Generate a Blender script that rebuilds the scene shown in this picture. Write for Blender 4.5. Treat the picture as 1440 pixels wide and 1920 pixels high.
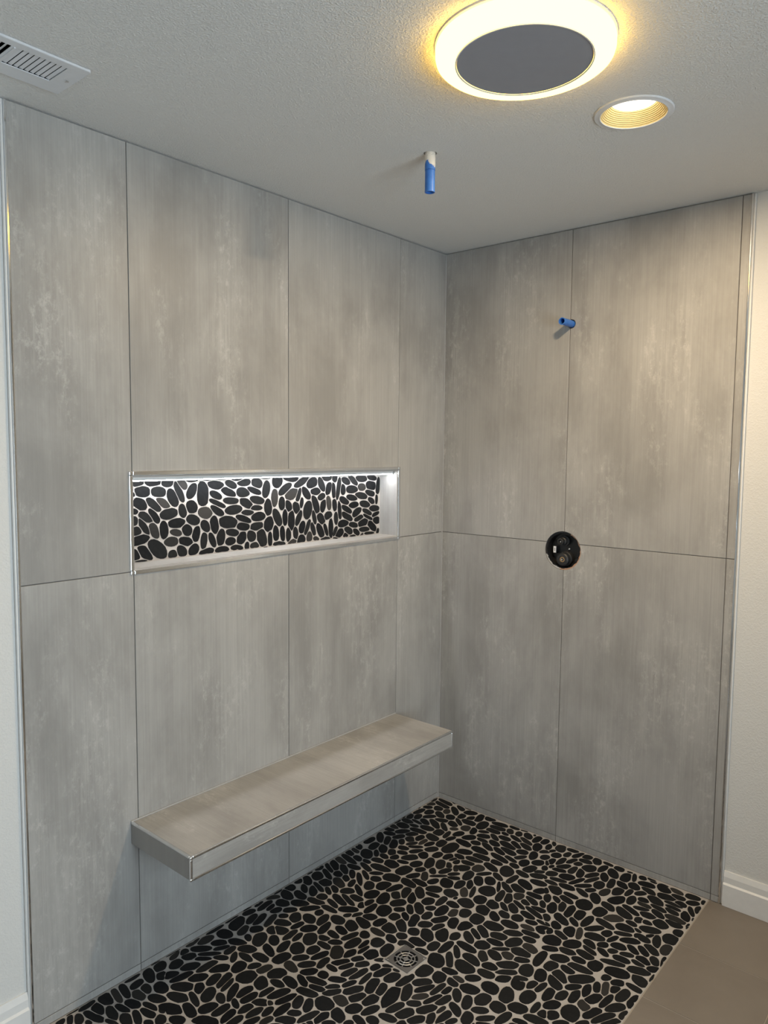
import bpy, bmesh, math, random
import numpy as np
from mathutils import Vector, Matrix

for o in list(bpy.data.objects):
    bpy.data.objects.remove(o, do_unlink=True)
scene = bpy.context.scene
C = scene.collection

# ------------------------------------------------------------------ camera
# world: the shower corner is the origin, wall_left is the plane x=0, wall_back is y=0
F_PX, CAM = 1396.69, Vector((1.9657, -2.7222, 1.6039))
YAW, PITCH, ROLL = 2.2744, -0.0822, 0.0092
H = 2.466                                   # ceiling height
fwd = Vector((math.cos(PITCH)*math.cos(YAW), math.cos(PITCH)*math.sin(YAW), math.sin(PITCH)))
rt0 = Vector((math.sin(YAW), -math.cos(YAW), 0)); up0 = rt0.cross(fwd)
rt = rt0*math.cos(ROLL) + up0*math.sin(ROLL)
up = up0*math.cos(ROLL) - rt0*math.sin(ROLL)
cd = bpy.data.cameras.new('camera'); cam = bpy.data.objects.new('camera', cd); C.objects.link(cam)
M = Matrix((rt, up, -fwd)).transposed().to_4x4(); M.translation = CAM
cam.matrix_world = M
cd.sensor_fit = 'HORIZONTAL'; cd.sensor_width = 36.0; cd.lens = F_PX/1440*36.0
cd.clip_start = 0.02; cd.clip_end = 60
scene.camera = cam

# ------------------------------------------------------------------ world, daylight, exposure
ROOM_X, ROOM_Y = 3.6, -4.6                  # the bathroom beyond the shower
WIN = (-3.1, -1.3, 0.45, 2.05)              # window opening in wall_right: y0 y1 z0 z1
w = bpy.data.worlds.new('world'); scene.world = w; w.use_nodes = True
bg = w.node_tree.nodes['Background']
bg.inputs[0].default_value = (0.72, 0.84, 0.97, 1); bg.inputs[1].default_value = 10.5
pl = bpy.data.lights.new('window_right_offscreen', 'AREA'); pl.shape = 'RECTANGLE'
pl.size = WIN[1]-WIN[0]; pl.size_y = WIN[3]-WIN[2]; pl.cycles.is_portal = True
po = bpy.data.objects.new('window_right_offscreen', pl); C.objects.link(po)
po.location = (ROOM_X+0.13, (WIN[0]+WIN[1])/2, (WIN[2]+WIN[3])/2)
po.rotation_euler = (math.pi/2, 0, math.pi/2)
CAN_W, RING_E, LED_E = 19.5, 8.0, 40.0
vs = scene.view_settings
vs.view_transform = 'Standard'; vs.look = 'None'; vs.gamma = 1.0; vs.exposure = 0.18
vs.use_curve_mapping = False

# ------------------------------------------------------------------ materials
def srgb(r, g, b):
    f = lambda c: ((c/255+0.055)/1.055)**2.4 if c > 10 else c/255/12.92
    return (f(r), f(g), f(b), 1)
def new_mat(name):
    m = bpy.data.materials.new(name); m.use_nodes = True
    nt = m.node_tree; nt.nodes.clear()
    out = nt.nodes.new('ShaderNodeOutputMaterial'); b = nt.nodes.new('ShaderNodeBsdfPrincipled')
    nt.links.new(b.outputs[0], out.inputs[0])
    return m, nt, b
class G:
    """small helper around a node tree"""
    def __init__(s, nt): s.nt = nt
    def n(s, t, **kw):
        x = s.nt.nodes.new(t)
        for k, v in kw.items(): setattr(x, k, v)
        return x
    def link(s, a, b): s.nt.links.new(a, b)
    def set(s, sock, v):
        if hasattr(v, 'is_linked') or isinstance(v, bpy.types.NodeSocket): s.link(v, sock)
        else: sock.default_value = v
    def math(s, op, a, b=0.0, clamp=False):
        x = s.n('ShaderNodeMath', operation=op, use_clamp=clamp); s.set(x.inputs[0], a); s.set(x.inputs[1], b); return x.outputs[0]
    def vmath(s, op, a, b):
        x = s.n('ShaderNodeVectorMath', operation=op); s.set(x.inputs[0], a); s.set(x.inputs[1], b); return x.outputs[0]
    def noise(s, vec, scale, detail=2.0, rough=0.5, dist=0.0):
        x = s.n('ShaderNodeTexNoise'); s.link(vec, x.inputs['Vector'])
        x.inputs['Scale'].default_value = scale; x.inputs['Detail'].default_value = detail
        x.inputs['Roughness'].default_value = rough; x.inputs['Distortion'].default_value = dist
        return x.outputs['Fac']
    def rng(s, v, a, b, c=0.0, d=1.0, smooth=True):
        x = s.n('ShaderNodeMapRange'); x.interpolation_type = 'SMOOTHSTEP' if smooth else 'LINEAR'
        s.set(x.inputs[0], v)
        for i, q in enumerate((a, b, c, d)): x.inputs[i+1].default_value = q
        return x.outputs[0]
    def mix(s, f, a, b):
        x = s.n('ShaderNodeMix', data_type='RGBA'); s.set(x.inputs[0], f); s.set(x.inputs[6], a); s.set(x.inputs[7], b); return x.outputs[2]
    def comb(s, x, y, z):
        q = s.n('ShaderNodeCombineXYZ')
        for i, v in enumerate((x, y, z)): s.set(q.inputs[i], v)
        return q.outputs[0]
    def bump(s, bsdf, h, strength, dist):
        x = s.n('ShaderNodeBump'); x.inputs['Strength'].default_value = strength; x.inputs['Distance'].default_value = dist
        s.link(h, x.inputs['Height']); s.link(x.outputs[0], bsdf.inputs['Normal'])
def plain(name, col, rough=0.5, metal=0.0, spec=0.5):
    m, nt, b = new_mat(name); g = G(nt)
    co = g.n('ShaderNodeTexCoord').outputs['Object']
    f = g.noise(co, 40.0, 3.0)
    c = tuple(col[:3])
    d = tuple(min(1, x*1.05) for x in c)+(1,); e = tuple(x*0.95 for x in c)+(1,)
    g.link(g.mix(f, e, d), b.inputs['Base Color'])
    b.inputs['Roughness'].default_value = rough; b.inputs['Metallic'].default_value = metal
    b.inputs['Specular IOR Level'].default_value = spec
    return m
def emit(name, col, strength):
    m = bpy.data.materials.new(name); m.use_nodes = True; nt = m.node_tree; nt.nodes.clear()
    o = nt.nodes.new('ShaderNodeOutputMaterial'); e = nt.nodes.new('ShaderNodeEmission')
    e.inputs[0].default_value = col; e.inputs[1].default_value = strength
    nt.links.new(e.outputs[0], o.inputs[0]); return m
def porcelain(name, along, across):
    """grey concrete-look porcelain: brushed streaks run along one axis, pale bloom on top"""
    m, nt, b = new_mat(name); g = G(nt)
    co = g.n('ShaderNodeTexCoord').outputs['Object']
    rnd = g.n('ShaderNodeObjectInfo').outputs['Random']
    sp = g.n('ShaderNodeSeparateXYZ'); g.link(co, sp.inputs[0])
    ax = {'x': sp.outputs[0], 'y': sp.outputs[1], 'z': sp.outputs[2]}
    h = g.math('ADD', ax[across[0]], ax[across[1]]) if len(across) > 1 else ax[across]
    v = ax[along]
    off = g.math('MULTIPLY', rnd, 47.0)
    P = lambda sh, sv, k: g.comb(g.math('ADD', g.math('MULTIPLY', h, sh), off), g.math('ADD', g.math('MULTIPLY', v, sv), k), off)
    cloud = g.rng(g.noise(P(1.0, 0.55, 0), 3.4, 6.0, 0.62, 0.2), 0.34, 0.66)
    drip = g.rng(g.noise(P(1.0, 0.13, 7), 10.0, 5.0, 0.62), 0.38, 0.68)
    streak = g.noise(P(1.0, 0.010, 3), 170.0, 3.0, 0.75)
    gate = g.rng(g.noise(P(1.0, 0.32, 21), 5.5, 6.0, 0.7), 0.47, 0.66)
    speck = g.rng(g.noise(P(1.0, 0.55, 5), 48.0, 9.0, 0.78), 0.46, 0.66)
    fine = g.rng(g.noise(P(1.0, 0.05, 13), 90.0, 4.0, 0.7), 0.4, 0.7)
    bloom = g.math('MULTIPLY', gate, g.math('MAXIMUM', speck, g.math('MULTIPLY', fine, 0.55)))
    base = g.mix(cloud, (0.285, 0.275, 0.260, 1), (0.405, 0.393, 0.374, 1))
    base = g.mix(g.math('MULTIPLY', drip, 0.4), base, (0.455, 0.442, 0.42, 1))
    st = g.rng(streak, 0.3, 0.7, 0.0, 0.55)
    base = g.mix(st, base, g.mix(0.55, base, (0.24, 0.228, 0.215, 1)))
    base = g.mix(g.math('MULTIPLY', bloom, 0.55), base, (0.62, 0.60, 0.57, 1))
    g.link(base, b.inputs['Base Color'])
    b.inputs['Roughness'].default_value = 0.42
    b.inputs['Specular IOR Level'].default_value = 0.45
    g.bump(b, streak, 0.12, 0.0004)
    return m
def painted(name, col, rough, scale, strength, dist):
    m, nt, b = new_mat(name); g = G(nt)
    co = g.n('ShaderNodeTexCoord').outputs['Object']
    b.inputs['Base Color'].default_value = col; b.inputs['Roughness'].default_value = rough
    n1 = g.rng(g.noise(co, scale, 3.0, 0.55, 0.4), 0.42, 0.66)
    g.bump(b, n1, strength, dist)
    return m
def pebble_mat():
    m, nt, b = new_mat('black_pebble'); g = G(nt)
    co = g.n('ShaderNodeTexCoord').outputs['Object']
    r = g.math('FRACT', g.math('ADD', g.n('ShaderNodeObjectInfo').outputs['Random'], g.n('ShaderNodeNewGeometry').outputs['Random Per Island']))
    c = g.mix(g.rng(r, 0.0, 0.8, smooth=False), (0.0042, 0.0045, 0.0054, 1), (0.0098, 0.0100, 0.0102, 1))
    c = g.mix(g.rng(r, 0.93, 1.0, 0.0, 0.8, smooth=False), c, (0.040, 0.036, 0.032, 1))
    f = g.noise(co, 60.0, 5.0, 0.6)
    c = g.mix(g.rng(f, 0.45, 0.8, 0.0, 0.22), c, (0.032, 0.031, 0.030, 1))
    g.link(c, b.inputs['Base Color'])
    b.inputs['Roughness'].default_value = 0.55; b.inputs['Specular IOR Level'].default_value = 0.18
    g.bump(b, f, 0.25, 0.0006)
    return m
def grout_mat(name, col):
    m, nt, b = new_mat(name); g = G(nt)
    co = g.n('ShaderNodeTexCoord').outputs['Object']
    f = g.noise(co, 14.0, 6.0, 0.6)
    g.link(g.mix(f, tuple(c*0.86 for c in col)+(1,), tuple(c*1.12 for c in col)+(1,)), b.inputs['Base Color'])
    b.inputs['Roughness'].default_value = 0.85
    g.bump(b, g.noise(co, 900.0, 2.0), 0.2, 0.0005)
    return m
def floor_tile_mat():
    m, nt, b = new_mat('taupe_floor_tile'); g = G(nt)
    co = g.n('ShaderNodeTexCoord').outputs['Object']
    rnd = g.n('ShaderNodeObjectInfo').outputs['Random']
    p = g.vmath('ADD', co, g.comb(g.math('MULTIPLY', rnd, 30.0), 0.0, 0.0))
    f = g.rng(g.noise(p, 3.5, 5.0, 0.6, 0.4), 0.3, 0.7)
    g.link(g.mix(f, (0.195, 0.164, 0.134, 1), (0.228, 0.194, 0.160, 1)), b.inputs['Base Color'])
    b.inputs['Roughness'].default_value = 0.4
    return m
def blue_pipe_mat(name, paint_z=None):
    """blue plastic; above paint_z it is speckled with off-white paint"""
    m, nt, b = new_mat(name); g = G(nt)
    co = g.n('ShaderNodeTexCoord').outputs['Object']
    f = g.noise(co, 55.0, 4.0, 0.6)
    col = g.mix(f, srgb(38, 92, 178), srgb(74, 138, 218))
    if paint_z is not None:
        sp = g.n('ShaderNodeSeparateXYZ'); g.link(co, sp.inputs[0])
        a = g.math('ABSOLUTE', sp.outputs[0])
        edge = g.math('SUBTRACT', sp.outputs[2], g.math('SUBTRACT', paint_z, g.math('MULTIPLY', a, 1.3)))
        edge = g.math('ADD', edge, g.math('MULTIPLY', g.math('SUBTRACT', g.noise(co, 180.0, 4.0, 0.6), 0.5), 0.02))
        k = g.rng(edge, -0.001, 0.0015)
        speck = g.rng(g.noise(co, 420.0, 3.0), 0.60, 0.66)
        hi = g.rng(sp.outputs[2], paint_z+0.006, paint_z+0.014)
        pc = g.mix(g.math('MULTIPLY', speck, hi), srgb(228, 222, 212), srgb(110, 104, 98))
        col = g.mix(k, col, pc)
    g.link(col, b.inputs['Base Color']); b.inputs['Roughness'].default_value = 0.42
    return m

M_TILE = porcelain('grey_porcelain', 'z', 'xy')
M_TILE_TOP = porcelain('grey_porcelain_flat', 'x', 'y')
M_TILE_END = porcelain('grey_porcelain_laid', 'y', 'z')
M_WALL = painted('white_wall_paint', (0.69, 0.68, 0.655, 1), 0.6, 170.0, 0.35, 0.0014)
M_CEIL = painted('ceiling_texture_paint', (0.78, 0.77, 0.745, 1), 0.75, 215.0, 0.6, 0.0026)
M_TRIMW = plain('white_trim_paint', (0.76, 0.75, 0.73), 0.4)
M_METAL = plain('bright_aluminium', (0.86, 0.87, 0.88), 0.13, 1.0)
M_STEEL = plain('brushed_steel', (0.66, 0.63, 0.60), 0.38, 1.0)
M_PLATE = plain('grey_steel_plate', (0.36, 0.34, 0.32), 0.42, 1.0)
M_PEB = pebble_mat()
M_GROUT = grout_mat('pebble_grout', (0.44, 0.405, 0.375))
M_JOINT = grout_mat('grey_tile_grout', (0.14, 0.13, 0.12))
M_FJOINT = grout_mat('beige_floor_grout', (0.40, 0.35, 0.29))
M_CAULK = grout_mat('grey_caulk', (0.42, 0.41, 0.40))
M_FTILE = floor_tile_mat()
M_BLUE = blue_pipe_mat('blue_pipe'); M_BLUEP = blue_pipe_mat('blue_pipe_painted', -0.020)
M_VENT = plain('white_enamel', (0.72, 0.73, 0.75), 0.35)
M_SHADE = plain('shade_black', (0.006, 0.006, 0.007), 0.9, 0.0, 0.1)  # near-black colour stands in for the shade inside duct and drain
M_BLACK = plain('black_plastic', (0.012, 0.012, 0.013), 0.3)
M_RUBBER = plain('black_rubber', (0.02, 0.02, 0.021), 0.5)
M_BRASS = plain('brass_stem', (0.75, 0.5, 0.28), 0.3, 1.0)
M_CHROME = plain('chrome', (0.8, 0.8, 0.8), 0.15, 1.0)
M_ORANGE = plain('orange_membrane', (0.50, 0.30, 0.20), 0.8)
M_STICK = plain('white_sticker', (0.8, 0.8, 0.82), 0.5)
M_INK = plain('black_ink', (0.02, 0.02, 0.02), 0.6)
M_FANCOVER = plain('grey_fan_cover', (0.29, 0.29, 0.315), 0.45)
M_RING = emit('ring_diffuser', (1.0, 0.60, 0.10, 1), RING_E)
M_LENS = emit('lamp_lens', (1.0, 0.90, 0.70, 1), 4.5)
M_LED = emit('led_diffuser', (0.93, 0.96, 1.0, 1), LED_E)
M_BAFFLE = plain('cream_baffle', (0.84, 0.66, 0.32), 0.5)
def glass_mat():
    m = bpy.data.materials.new('window_glass'); m.use_nodes = True; nt = m.node_tree; nt.nodes.clear(); g = G(nt)
    o = g.n('ShaderNodeOutputMaterial'); mx = g.n('ShaderNodeMixShader'); t = g.n('ShaderNodeBsdfTransparent'); gl = g.n('ShaderNodeBsdfGlossy')
    gl.inputs['Roughness'].default_value = 0.02; fr = g.n('ShaderNodeFresnel'); fr.inputs[0].default_value = 1.45
    t.inputs[0].default_value = (0.96, 0.98, 0.97, 1)
    g.link(fr.outputs[0], mx.inputs[0]); g.link(t.outputs[0], mx.inputs[1]); g.link(gl.outputs[0], mx.inputs[2]); g.link(mx.outputs[0], o.inputs[0])
    return m
M_GLASS = glass_mat()

# ------------------------------------------------------------------ geometry helpers
def tag(o, label=None, cat=None, group=None, kind=None):
    if label: o['label'] = label
    if cat: o['category'] = cat
    if group: o['group'] = group
    if kind: o['kind'] = kind
    return o
def thing(name, label, cat, loc=(0, 0, 0), rotz=0.0, group=None):
    o = bpy.data.objects.new(name, None); C.objects.link(o); o.empty_display_size = 0.05
    o.location = loc; o.rotation_euler = (0, 0, rotz)
    bpy.context.view_layer.update()
    return tag(o, label, cat, group)
def obj(name, bm, mat, parent=None, smooth=False, kind=None, label=None):
    """link a bmesh given in world coordinates (or in the parent's, when it has one placed away from 0)"""
    bmesh.ops.recalc_face_normals(bm, faces=bm.faces[:])
    me = bpy.data.meshes.new(name)
    if smooth:
        for f in bm.faces: f.smooth = True
    bm.to_mesh(me); bm.free()
    me.materials.append(mat)
    o = bpy.data.objects.new(name, me); C.objects.link(o)
    if parent is not None: o.parent = parent
    if kind: o['kind'] = kind
    if label: o['label'] = label
    return o
def recentre(o):
    """move the mesh's origin to its middle so object coordinates and randomness are per piece"""
    me = o.data; co = np.empty(len(me.vertices)*3, 'f'); me.vertices.foreach_get('co', co); co = co.reshape(-1, 3)
    c = (co.min(0)+co.max(0))/2
    me.vertices.foreach_set('co', (co-c).ravel()); me.update()
    o.location = Vector(o.location)+Vector([float(v) for v in c]); return o
def add_box(bm, x0, x1, y0, y1, z0, z1, bevel=0.0, seg=1):
    r = bmesh.ops.create_cube(bm, size=1.0)
    for v in r['verts']:
        v.co = Vector(((x0+x1)/2+v.co.x*(x1-x0), (y0+y1)/2+v.co.y*(y1-y0), (z0+z1)/2+v.co.z*(z1-z0)))
    if bevel:
        es = list({e for v in r['verts'] for e in v.link_edges})
        bmesh.ops.bevel(bm, geom=es, offset=bevel, segments=seg, affect='EDGES', profile=0.5)
def box(name, x0, x1, y0, y1, z0, z1, mat, parent=None, bevel=0.0, seg=1, smooth=False, **kw):
    bm = bmesh.new(); add_box(bm, x0, x1, y0, y1, z0, z1, bevel, seg)
    return recentre(obj(name, bm, mat, parent, smooth, **kw))
def add_lathe(bm, prof, n=48, axis='z', origin=(0, 0, 0), closed=False):
    """prof: (radius, height) pairs revolved about an axis through origin"""
    rings = []
    for r, h in prof:
        if r < 1e-6:
            rings.append([bm.verts.new((0, 0, h))]); continue
        rings.append([bm.verts.new((r*math.cos(2*math.pi*k/n), r*math.sin(2*math.pi*k/n), h)) for k in range(n)])
    pairs = list(zip(rings, rings[1:]))
    if closed: pairs.append((rings[-1], rings[0]))
    for a, b in pairs:
        for k in range(n):
            k2 = (k+1) % n
            if len(a) == 1 and len(b) == 1: continue
            if len(a) == 1: bm.faces.new((a[0], b[k], b[k2]))
            elif len(b) == 1: bm.faces.new((a[k], a[k2], b[0]))
            else: bm.faces.new((a[k], a[k2], b[k2], b[k]))
    vs_ = [v for r in rings for v in r]
    if axis == 'y': rot = Matrix.Rotation(math.pi/2, 4, 'X')      # height -> -y
    elif axis == 'x': rot = Matrix.Rotation(math.pi/2, 4, 'Y')
    else: rot = Matrix.Identity(4)
    bmesh.ops.transform(bm, matrix=Matrix.Translation(origin) @ rot, verts=vs_)
    return vs_
def lathe(name, prof, mat, parent=None, n=48, axis='z', origin=(0, 0, 0), closed=False, smooth=True, **kw):
    bm = bmesh.new(); add_lathe(bm, prof, n, axis, origin, closed)
    o = obj(name, bm, mat, parent, smooth, **kw)
    if smooth: o.data.set_sharp_from_angle(angle=math.radians(35))
    return o
def cut(o, cutters):
    """take the cutter shapes (bmeshes in the object's own coordinates) out of a mesh"""
    tmp = []
    for bm in cutters:
        bmesh.ops.recalc_face_normals(bm, faces=bm.faces[:])
        me = bpy.data.meshes.new('c'); bm.to_mesh(me); bm.free()
        c = bpy.data.objects.new('c', me); C.objects.link(c); c.matrix_world = o.matrix_world.copy()
        c.parent = o.parent; c.location = o.location; c.rotation_euler = o.rotation_euler
        md = o.modifiers.new('b', 'BOOLEAN'); md.operation = 'DIFFERENCE'; md.solver = 'EXACT'; md.object = c; tmp.append(c)
    bpy.context.view_layer.update()
    dg = bpy.context.evaluated_depsgraph_get()
    me = bpy.data.meshes.new_from_object(o.evaluated_get(dg))
    o.modifiers.clear(); old = o.data; o.data = me; bpy.data.meshes.remove(old)
    for c in tmp:
        m2 = c.data; bpy.data.objects.remove(c, do_unlink=True); bpy.data.meshes.remove(m2)
def cyl_cutter(axis, x, y, z, r, h0, h1, n=40, rag=0.0, seed=1):
    bm = bmesh.new(); rnd = random.Random(seed)
    vs_ = add_lathe(bm, [(0, h0), (r, h0), (r, h1), (0, h1)], n, axis, (x, y, z))
    return bm
def extrude_profile(name, prof, axis, a, b, mat, parent=None, **kw):
    """prof: closed list of points in the plane across the run; axis 'x': (y,z) swept in x, 'y': (x,z) swept in y"""
    bm = bmesh.new()
    P = (lambda t, p: (t, p[0], p[1])) if axis == 'x' else (lambda t, p: (p[0], t, p[1]))
    A = [bm.verts.new(P(a, p)) for p in prof]; B = [bm.verts.new(P(b, p)) for p in prof]
    n = len(prof)
    for i in range(n): bm.faces.new((A[i], A[(i+1) % n], B[(i+1) % n], B[i]))
    bm.faces.new(A[::-1]); bm.faces.new(B)
    return recentre(obj(name, bm, mat, parent, **kw))
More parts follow.
